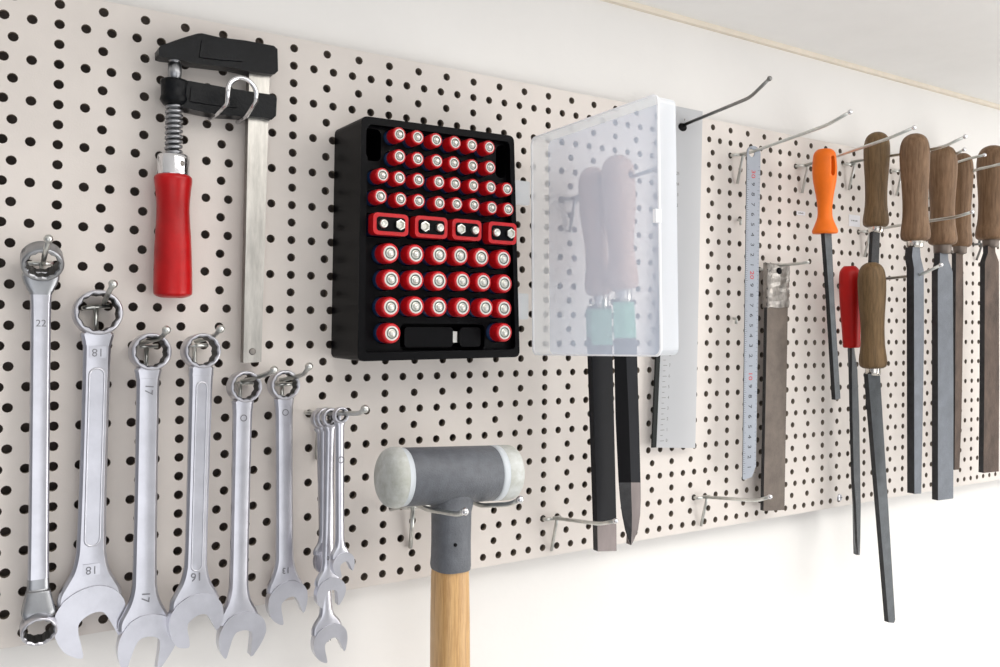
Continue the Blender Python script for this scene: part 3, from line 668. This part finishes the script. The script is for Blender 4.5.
def ninev(i):
    x0, x1, y0, y1 = nines[i]; a = at(*cA(x0+8, y0), TIP); b = at(*cA(x1, y1), TIP); cx, cz = (a[0]+b[0])/2, (a[1]+b[1])/2
    e = empty('nine_volt_battery', cx, cz, 10, 'square red rimmed battery with two snap contacts, %s of four' % ['leftmost', 'second from the left', 'third from the left', 'rightmost'][i], 'battery', 'nine volt batteries in the middle row of the case')
    w, h = b[0]-a[0], a[1]-b[1]
    mb = MB(); mb.prism(rrect(cx-w/2, cx+w/2, cz-h/2, cz+h/2, 3.2), 10, TIP-9); mb.build('wrapper', 'batblue', e)
    mb = MB(); mb.prism(rrect(cx-w/2, cx+w/2, cz-h/2, cz+h/2, 3.2), TIP-9, TIP-.5); mb.build('red_top', 'batred', e, bevel=1.0, seg=3)
    mb = MB(); mb.prism(rrect(cx-w/2+2.6, cx+w/2-2.6, cz-h/2+2.6, cz+h/2-2.6, 2.2), TIP-1.5, TIP-.2); mb.build('top_plate', 'blackp', e, bevel=.3)
    small_first = i in (0, 3)
    for sgn in (-1, 1):
        hexa = (sgn == 1) == small_first; xx = cx+sgn*6.2
        mb = MB()
        if hexa: mb.lathe(W(xx, cz, TIP-.3), W(xx, cz, TIP+4), [(0, 3.0), (.4, 3.0), (2.4, 3.8), (2.5, 3.0), (1.0, 2.2)], 6, smooth=False)
        else: mb.lathe(W(xx, cz, TIP-.3), W(xx, cz, TIP+4), [(0, 3.3), (2.0, 2.9), (2.4, 2.6), (2.5, 1.9), (1.6, 1.5)], 24)
        mb.build('hex_contact' if hexa else 'round_contact', 'batend', e)
for i in range(4): ninev(i)
def lidbox():
    P0 = W(353, 0, 31); ang = math.radians(89.5)
    e_ = Vector((math.cos(ang), -math.sin(ang), 0)); n_ = Vector((-math.sin(ang), -math.cos(ang), 0)); up = Vector((0,0,1))
    # small lean of the opened lid in its own plane
    a = math.radians(2.0); e2 = e_*math.cos(a)+up*math.sin(a)*1; up2 = up*math.cos(a)-e_*math.sin(a)
    zt = at(531, 138.5, 32)[1]; zb = at(531, 354, 32)[1]
    Wd, H, Dp = 144, zt-zb, 17.
    org = Vector((P0.x, P0.y, Z0+zt/1000))
    ee = empty('organizer_lid', 354, zb, 27, 'translucent white case lid standing open to the right of the batteries', 'lid')
    def Q(s, h, n): return org+e2*(s/1000)-up2*(h/1000)+n_*(n/1000)
    mb = MB(); rr = rrect(0, Wd, 0, H, 5, 5)
    vs = [Q(s, h, 0) for s, h in rr]; n = len(vs); mb.add(vs, [list(range(n))], 0); mb.build('lid_panel', 'lid', ee, fix=False)
    mb = MB(); inn = rrect(0, Wd, 0, H, 5, 5)
    vs = [Q(s, h, 0) for s, h in inn]+[Q(s, h, Dp-1.5) for s, h in inn]; mb.add(vs, [[i, (i+1) % n, n+(i+1) % n, n+i] for i in range(n)], 0, False); mb.build('lid_rim', 'lidrim', ee, fix=False)
    o2 = rrect(-.9, Wd+.9, -.9, H+.9, 5.5, 5); i2 = rrect(.3, Wd-.3, .3, H-.3, 5, 5)
    vs = [Q(s, h, Dp-1.6) for s, h in o2]+[Q(s, h, Dp) for s, h in o2]+[Q(s, h, Dp) for s, h in i2]+[Q(s, h, Dp-1.6) for s, h in i2]
    fs = [[q*n+i, q*n+(i+1) % n, ((q+1) % 4)*n+(i+1) % n, ((q+1) % 4)*n+i] for q in range(4) for i in range(n)]
    mb = MB(); mb.add(vs, fs, 0, False); mb.build('lid_lip', 'lidedge', ee)
    # corner fillet strip between panel and free edge + clasp
    mb = MB(); c0 = H*.47
    vs = [Q(Wd-1+q, h, nn) for nn in (Dp-1, Dp+4) for q, h in ((0, c0-4.5), (3, c0-4.5), (3, c0+4.5), (0, c0+4.5))]
    mb.add(vs, [[0,1,2,3],[4,5,6,7],[0,1,5,4],[1,2,6,5],[2,3,7,6],[3,0,4,7]], 0); mb.build('clasp', 'lidedge', ee)
    # hinge bars bridging to the case
    for h0, h1 in ((.20, .31), (.72, .84)):
        x1 = 320; zA, zB = zt-H*h0, zt-H*h1
        mb = MB(); mb.prism(rrect(318, 335.5, zB, zA, 1.5), 28.5, 31); mb.build('hinge_tab', 'lidrim', ee, fix=True)
lidbox()

# ---------------------------------------------------------------- rulers and bar
def plastic_ruler():
    d = 10
    pts = poly([(671,105),(702.6,111.5),(695.3,448),(656.5,447.5)], d)
    e = empty('plastic_ruler', *pts[2], 8, 'wide frosted grey plastic ruler hanging behind the open lid', 'ruler')
    mb = MB(); mb.prism(pts, 7.5, d, 0, side=0); mb.build('ruler_plate', 'plas', e)
    a = poly([(671,105),(656.5,447.5)], d); w = 2.2
    mb = MB(); mb.prism([(a[0][0]-5, a[0][1]), (a[0][0]-.0, a[0][1]), (a[1][0]-.0, a[1][1]), (a[1][0]-5, a[1][1])], 8, 9.8); mb.build('dark_strip', 'stripblack', e)
    tick = MB(); items = []
    y = 440.8; v = 0
    org = worg(e)
    t0 = at(663, 440.8, d+.1); step = 10.0
    for q in range(0, 52):
        z = t0[1]+q*5.0; fr = (z-a[1][1])/(a[0][1]-a[1][1]); x = a[1][0]+(a[0][0]-a[1][0])*fr+4
        ln = 5 if q % 2 == 0 else 3
        tick.box(x, x+ln, z-.25, z+.25, d+.02, d+.12)
        if q % 2 == 0: items.append((text_mesh(str(q//2), 3.0, x+ln+3.2, z, d+.1, 0, 1., .04, org), 0))
    tick.build('scale_ticks', 'inkg', e); join_meshes(items, 'scale_numbers', ['inkg'], e)
    x, z = at(682.5, 125, d); mb = MB(); mb.lathe(W(x, z-2, d), W(x, z-2, d+1), [(0, 5.5), (.25, 5.5)], 24, sx=.7); mb.build('hanging_hole', 'blackd', e)
plastic_ruler()
def steel_ruler():
    d = 24
    n = 10; L0 = at(747.2, 150, d); R0 = at(760.6, 150, d); cx = (L0[0]+R0[0])/2; hw = (R0[0]-L0[0])/2; zt = L0[1]-2
    bl = at(742.8, 480, d); br = at(758.5, 478, d); 
    pts = [(cx+hw*math.cos(math.pi*i/n), zt+hw*.75*math.sin(math.pi*i/n)) for i in range(n+1)]
    pts += [at(742.8, 478.5, d), at(744, 480, d), at(752, 477, d), at(756, 466, d)]
    e = empty('steel_ruler', cx, bl[1], d, 'narrow steel ruler with red numbers 10, 20 and 30', 'ruler')
    mb = MB(); mb.prism(pts, d-1.0, d, 0, side=1); o = mb.build('ruler_blade', ['ruler', 'rulered'], e)
    x, z = at(751.8, 152.8, d); c = MB(); c.lathe(W(x, z, d-5), W(x, z, d+5), [(0, 4.2), (10, 4.2)], 20, smooth=False); cutaway(o, [c])
    mb = MB(); n = 20
    items = []; org = worg(e)
    z30 = at(753, 174, d)[1]; z10 = at(751.5, 376, d)[1]; st = (z30-z10)/20
    x30 = at(753.2, 174, d)[0]; x10 = at(750.3, 376, d)[0]
    t = MB()
    for k in range(1, 31):
        z = z10+(k-10)*st; x = x10+(x30-x10)*(k-10)/20
        red = k % 10 == 0
        items.append((text_mesh(str(k) if red else str(k % 10), 5.4 if red else 4.8, x, z, d+.08, -90 if True else 0, 1.15, .04, org), 1 if red else 0))
        for q in range(2):
            zz = z+q*st/2
            xl = at(742.8+4.2*(480-0)/480*0, 0, d)[0]
    join_meshes(items, 'scale_numbers', ['ink', 'inkr'], e)
    # ticks along both edges
    xl0, xl1 = L0[0], bl[0]; zt_, zb_ = L0[1]-14, bl[1]+6
    k = 0
    z = zb_
    while z < zt_:
        f = (z-bl[1])/(L0[1]-bl[1]); xl = bl[0]+(L0[0]-bl[0])*f; xr = xl+ (R0[0]-L0[0])
        ln = 3.2 if k % 5 == 0 else 1.8
        t.box(xl+.2, xl+.2+ln, z-.15, z+.15, d+.01, d+.06)
        if k % 2 == 0: t.box(xr-.6-ln, xr-.6, z-.15, z+.15, d+.01, d+.06)
        z += st/5; k += 1
    t.build('scale_ticks', 'ink', e)
steel_ruler()
def filmbar():
    d = 18
    e = empty('steel_bar', *at(775, 510, d), d, 'aged brown flat steel bar, its top end wrapped in crumpled film', 'bar')
    mb = MB(); mb.prism(poly([(768,266),(788.5,267),(784.5,510),(763.5,511)], d), d-4, d, 0, side=1); mb.build('bar_body', ['barsteel', 'filed'], e, bevel=.4)
    rows = []; rnd = random.Random(3)
    for i in range(15):
        f = i/14; y = 263+f*44; xl = 768.3-f*.8; xr = 789.2-f*.6
        a, b = at(xl, y, d), at(xr, y, d); row = []
        for k in range(20):
            t = 2*math.pi*k/20; cx = (a[0]+b[0])/2; hw = (b[0]-a[0])/2+.8
            j = rnd.uniform(-.8, .8) if 0 < i < 14 else 0
            row.append(W(cx+hw*se(math.cos(t), .35)+j*.6, a[1]+(rnd.uniform(-1, 1)), d-3+(4.4+j)*se(math.sin(t), .35)))
        rows.append(row)
    mb = MB(); mb.grid(rows, 0, False); mb.build('film_wrap', 'tape', e)
    x, z = at(779, 271, d+1.5); mb = MB(); mb.lathe(W(x, z, d+1.5), W(x, z, d+2.3), [(0, 3.6), (.8, 3.4)], 16); mb.build('film_eyelet', 'blackd', e)
filmbar()

# ---------------------------------------------------------------- files
HP = [(0,.30),(.012,.50),(.035,.72),(.075,.88),(.13,.97),(.20,1.0),(.32,.97),(.45,.90),(.58,.845),(.70,.835),(.80,.87),(.88,.95),(.93,.99),(.965,.97),(.985,.90),(1,.72)]
def handle_part(e, top, bot, wpx, d, m, prof=HP, name='handle', hole=None, slot=None, squash=1.):
    a = at(*top, d); b = at(*bot, d); p0 = W(a[0], a[1], d); p1 = W(b[0], b[1], d); L = (p1-p0).length*1000
    # width px -> mm : silhouette of a round handle, perpendicular to the view ray
    cam = Vector((CAM.x/1000, -CAM.z/1000, Z0+CAM.y/1000)); mid = (p0+p1)/2
    fwd = Vector((math.sin(.57107), math.cos(.57107), 0)); zc = (mid-cam).dot(fwd)*1000
    th = math.atan((top[0]-500)/F); r = wpx/2*zc/F*math.cos(th)
    pr_ = cat_rom([(t*L, r*k) for t, k in prof], 3)
    mb = MB(); mb.lathe(p0, p1, pr_, 36); o = mb.build(name, m, e)
    if hole:
        hx, hz = at(*hole[:2], d); rr = hole[2]; c = MB(); c.lathe(W(hx, hz, d-60), W(hx, hz, d+60), [(0, rr), (120, rr)], 16, smooth=False); cutaway(o, [c])
    if slot:
        s0 = at(*slot[0], d+8); s1 = at(*slot[1], d+8); c = MB(); c.prism(rrect(s0[0]-slot[2], s0[0]+slot[2], s1[1], s0[1], slot[2]*.95), d-40, d+40); cutaway(o, [c])
    return o, r, p0, p1
def ferrule(e, y0, y1, wpx, cx, d, m):
    a = at(cx, y0-1, d); b = at(cx, y1, d); p0, p1 = W(*a, d), W(*b, d); L = (p1-p0).length*1000
    cam = Vector((CAM.x/1000, -CAM.z/1000, Z0+CAM.y/1000)); fwd = Vector((math.sin(.57107), math.cos(.57107), 0)); zc = (p0-cam).dot(fwd)*1000
    r = wpx/2*zc/F*math.cos(math.atan((cx-500)/F))
    mb = MB(); mb.lathe(p0, p1, [(0, r), (1.0, r*1.02), (L*.5, r), (L-1, r*.98), (L, r*.8)], 28); return mb.build('ferrule', m, e)
def blade(e, face, d, th, mats, name='blade', bevel=.3, neck=None):
    """face: px outline of the front face on plane d"""
    mb = MB(); mb.prism(poly(face, d), d-th, d, 0, side=1); o = mb.build(name, mats, e, bevel=bevel)  # where the side material is darker, it paints shade on the sides
    if neck: pass
    return o
# two black files behind the lid
dA = 46; dB = 74
e = empty('flat_file', *at(600, 550, dA), dA, 'flat file with black coated blade and square bare end, behind the open lid', 'file', 'files with pale wooden handles behind the lid')
P2 = [(0,.35),(.02,.62),(.06,.86),(.12,.97),(.2,1.0),(.38,.98),(.52,.86),(.66,.76),(.78,.80),(.88,.92),(.94,.95),(.98,.88),(1,.7)]
handle_part(e, (591.5,167.5), (599,295), 29, dA, 'woodlight', P2, hole=(592,181,3)); ferrule(e, 294, 308, 17, 600.3, dA, 'ferr')
blade(e, [(592,306),(611,306),(612,330),(616.4,521.5),(597.3,521.5),(591.5,340)], dA+3, 6, ['blackpaint','blackpaint']); blade(e, [(597.3,521.5),(616.4,521.5),(616.6,551),(597.8,551.5)], dA+3, 6, ['baretip','filed'], 'bare_end')
blade(e, [(591.2,309),(611.6,309),(612.6,345),(592.1,345)], dA+3.5, 7, ['green','green'], 'green_band', 0)
e = empty('pointed_file', *at(631, 545, dB), dB, 'black coated file with a ridge and a bare pointed tip, behind the open lid', 'file', 'files with pale wooden handles behind the lid')
handle_part(e, (617,155.5), (623,289), 34, dB, 'woodlight', P2, hole=(620,177,3)); ferrule(e, 288, 302, 17.5, 623.5, dB, 'ferr')
def ridged(e, secs, d, th, mats, name):
    """secs: (xl,xridge,xr,y) px ; three sided blade"""
    mb = MB(); rows = []
    for xl, xm, xr, y in secs:
        a, m_, b = at(xl, y, d-th*.35), at(xm, y, d), at(xr, y, d-th*.35)
        rows.append((W(a[0], a[1], d-th*.35), W(m_[0], m_[1], d), W(b[0], b[1], d-th*.35), W((a[0]+b[0])/2, (a[1]+b[1])/2, d-th)))
    n = len(rows)
    for i in range(n-1):
        for k in range(4):
            mb.add([rows[i][k], rows[i][(k+1) % 4], rows[i+1][(k+1) % 4], rows[i+1][k]], [[0,1,2,3]], {0:1}.get(k, 0))  # left facet takes the second, darker material as painted shade
    mb.add(rows[0], [[0,1,2,3]], 0); mb.add(rows[-1], [[3,2,1,0]], 0)
    return mb.build(name, mats, e)
sec1 = [(613.5,624,633.5,300),(614,626,637,350),(615.5,629,639,420),(618.5,631,640.6,482.5)]
sec2 = [(618.5,631,640.6,482.5),(620,631.5,640.8,500),(622,632,640.2,515),(625,631.8,638,530),(628.5,631.3,634,540),(630.8,631.1,631.4,545)]
ridged(e, sec1, dB+4, 9, ['blackpaint','blackd'], 'blade'); ridged(e, sec2, dB+4, 9, ['baretip','filed'], 'bare_tip')
ridged(e, [(613.2,624,634,302),(613.6,626,636.6,338)], dB+4.5, 10, ['green','green'], 'green_band')

FG = 'wooden handled files on the right side of the pegboard'
# orange handled needle file
d = 47
e = empty('round_file', *at(837, 399, d), d, 'thin file with an orange plastic handle', 'file')
handle_part(e, (824.5,149.5), (825,233.5), 25, d, 'orange', [(0,.55),(.02,.74),(.06,.90),(.14,.97),(.25,1.0),(.38,.94),(.55,.72),(.70,.60),(.80,.62),(.88,.80),(.94,.98),(.975,1.06),(1,1.0)], slot=((830.5,156),(830.5,176),2.4))
blade(e, [(824.5,232),(831.5,232),(834.5,300),(840.5,398.5),(835.5,400),(829.5,300)], d+2, 4.5, ['file','filed'])
# B
d = 45
e = empty('wooden_handle_file', *at(868, 410, d), d, 'small file with olive brown wooden handle, first wooden handle of the upper row', 'file', FG)
handle_part(e, (877,132.5), (875.7,227), 27, d, 'woodolive', hole=(882,150,3)); ferrule(e, 226, 233, 15.5, 876, d, 'ferr')
blade(e, [(873,232),(880,232),(879,260),(874.5,410),(868.8,410),(871.5,260)], d+2, 4, ['filed','filed'])
# C
d = 86
e = empty('wooden_handle_file', *at(918, 494, d), d, 'large brown wooden handled file with bright ferrule, second handle of the upper row', 'file', FG)
handle_part(e, (914.5,134), (915.5,241), 31, d, 'wood', hole=(925,151,3)); ferrule(e, 240, 248, 18, 915, d, 'ferr')
blade(e, [(913,247),(920,247),(920.5,256),(923.8,270),(924,340),(922.5,430),(921.3,493.5),(914.5,494),(914.3,420),(914,268),(912,256)], d+4, 8, ['filel','filed'])
# E (behind D)
d = 40
e = empty('wooden_handle_file', *at(957, 469, d), d, 'slim wooden handled file tucked behind the large one, dark tapered blade', 'file', FG)
handle_part(e, (962.5,153.5), (961,247), 23, d, 'wood'); ferrule(e, 246, 254, 14, 960, d, 'ferrd')
blade(e, [(956,253),(963,254),(963.5,300),(961.5,420),(959.5,469.5),(954.5,470),(955,420)], d+2, 5, ['rust','filed'])
# D
d = 60
e = empty('wooden_handle_file', *at(944, 499, d), d, 'wooden handled file with dark ferrule and wide pale blade, third of the upper row', 'file', FG)
handle_part(e, (942.5,146), (942.5,245), 30.5, d, 'wood', hole=(953,157,3)); ferrule(e, 244, 254, 18.5, 942.5, d, 'ferrd')
blade(e, [(940,253),(948,253),(948.5,260),(952.8,272),(953.5,380),(953.3,498.5),(938,500.5),(938,380),(937.8,272),(940,262)], d+3, 7, ['filel','filed'])
# F
d = 42
e = empty('wooden_handle_file', *at(990, 473, d), d, 'wooden handled file with wide rusty blade, rightmost tool at the picture edge', 'file', FG)
handle_part(e, (992.5,146), (990.5,240), 32, d, 'wood', hole=(1002,171,4)); ferrule(e, 239, 247.5, 17, 990.5, d, 'ferrd')
blade(e, [(988,246),(995,246),(995.5,252),(999,262),(999.3,380),(998.8,471.5),(983.5,473),(984.5,380),(985,262),(988,253)], d+3, 6, ['rust','filed'])
# red handled
d = 20
e = empty('red_handle_file', *at(858, 555, d), d, 'long tapering file with a red plastic handle', 'file')
handle_part(e, (849.5,266), (851.5,347.5), 22.5, d, 'redh', [(0,.5),(.02,.68),(.06,.88),(.12,.97),(.22,1.0),(.45,.97),(.65,.90),(.82,.83),(.94,.80),(.985,.78),(1,.7)])
ridged(e, [(850.3,852,854,346),(848.8,852,857.5,370),(849.5,852.5,859.3,420),(851,854,860.3,478),(853.5,856,860.8,505),(855,857.3,860.3,540),(856.5,858,859.8,555)], d+5, 9, ['file','filed'], 'blade')
# A
d = 55
e = empty('wooden_handle_file', *at(891, 622, d), d, 'long narrow file with olive wooden handle and bright ferrule, hanging lowest of all the files', 'file', FG)
handle_part(e, (871.5,262.5), (873,368), 29, d, 'woodolive', hole=(882,280,3)); ferrule(e, 367, 375.5, 16, 873, d, 'ferr')
blade(e, [(868,374),(880,374),(895.3,620),(894,623),(888.6,622.5)], d+3, 5, ['file','filed'])
# B's blade tip shows left of A already through its own lean

# ---------------------------------------------------------------- small pegs left in the board
def peg(px, py, label):
    X, Z = at(px, py, 0); e = empty('board_peg', X, Z, 0, label, 'peg', 'small pegs left in holes')
    mb = MB(); mb.tube(bendpath([W(X, Z, -8), W(X, Z, 4), W(X-2, Z-5, 5)], rad=2), 1.4); mb.build('peg_wire', 'wire', e)
peg(738, 220, 'small bent wire peg left in a hole beside the steel ruler, upper one')
peg(733.5, 318.5, 'small wire peg left in a hole beside the steel ruler, lower one')
X, Z = at(839.5, 497.5, 0); e = empty('board_screw', X, Z, 0, 'small screw head fixing the pegboard near its bottom edge', 'screw')
mb = MB(); mb.lathe(W(X, Z, -1), W(X, Z, 2), [(0, 4.2), (1.6, 4.0), (2.4, 2.6)], 20); hd = mb.build('screw_head', 'chrome', e)
mb = MB(); mb.box(X-2.6, X+2.6, Z-.4, Z+.4, 1.4, 1.7); mb.box(X-.4, X+.4, Z-2.6, Z+2.6, 1.4, 1.7); mb.build('screw_slot', 'recessdark', hd)

# ---------------------------------------------------------------- camera
cd = bpy.data.cameras.new('camera'); cam = bpy.data.objects.new('camera', cd); C.objects.link(cam)
cd.sensor_width = 36; cd.lens = F/1000*36; cd.shift_x = 0; cd.shift_y = (CY-333.5)/1000
cd.clip_start = .02
Mf = Matrix(((1,0,0),(0,0,-1),(0,1,0)))       # fit axes (x, up, toward viewer) -> blender
Rb = (Mf @ R.transposed()).to_4x4()
cam.matrix_world = Matrix.Translation(W(CAM.x, CAM.y, CAM.z)) @ Rb
bpy.context.scene.camera = cam
# ---------------------------------------------------------------- light
w = bpy.data.worlds.new('world'); bpy.context.scene.world = w; w.use_nodes = True; nt = w.node_tree
bg = nt.nodes['Background']; tc = nt.nodes.new('ShaderNodeTexCoord'); sp = nt.nodes.new('ShaderNodeSeparateXYZ'); cr = nt.nodes.new('ShaderNodeValToRGB')
mr = nt.nodes.new('ShaderNodeMapRange'); mr.inputs['From Min'].default_value = -1; mr.inputs['From Max'].default_value = 1
nt.links.new(tc.outputs['Generated'], sp.inputs[0]); nt.links.new(sp.outputs['X'], mr.inputs['Value']); nt.links.new(mr.outputs[0], cr.inputs[0]); nt.links.new(cr.outputs[0], bg.inputs['Color'])
cr.color_ramp.elements[0].color = (.42,.43,.47,1); cr.color_ramp.elements[1].color = (1,1,1,1)
bg.inputs['Strength'].default_value = .55
def area(name, loc, target, size, size_y, power, col):
    l = bpy.data.lights.new(name, 'AREA'); l.shape = 'RECTANGLE'; l.size = size; l.size_y = size_y; l.energy = power; l.color = col
    o = bpy.data.objects.new(name, l); C.objects.link(o); o.location = loc
    o.rotation_euler = (Vector(target)-Vector(loc)).to_track_quat('-Z', 'Y').to_euler(); return o
area('ceiling_light', (.9, -.55, 2.295), (.9, -.55, 0), 1.7, .5, 7.5, (1, .975, .94))
area('window_light', (2.2, -1.7, 1.35), (.5, 0, 1.95), 1.5, 1.4, 25, (1, .98, .95))
area('room_light', (-.4, -2.4, 1.3), (.4, 0, 1.9), 2.0, 1.6, 11.5, (.97, .98, 1))
sc = bpy.context.scene
sc.view_settings.view_transform = 'Standard'; sc.view_settings.look = 'None'; sc.view_settings.exposure = 0; sc.view_settings.gamma = 1
try:
    sc.cycles.transparent_max_bounces = 16; sc.cycles.max_bounces = 10
except Exception: pass
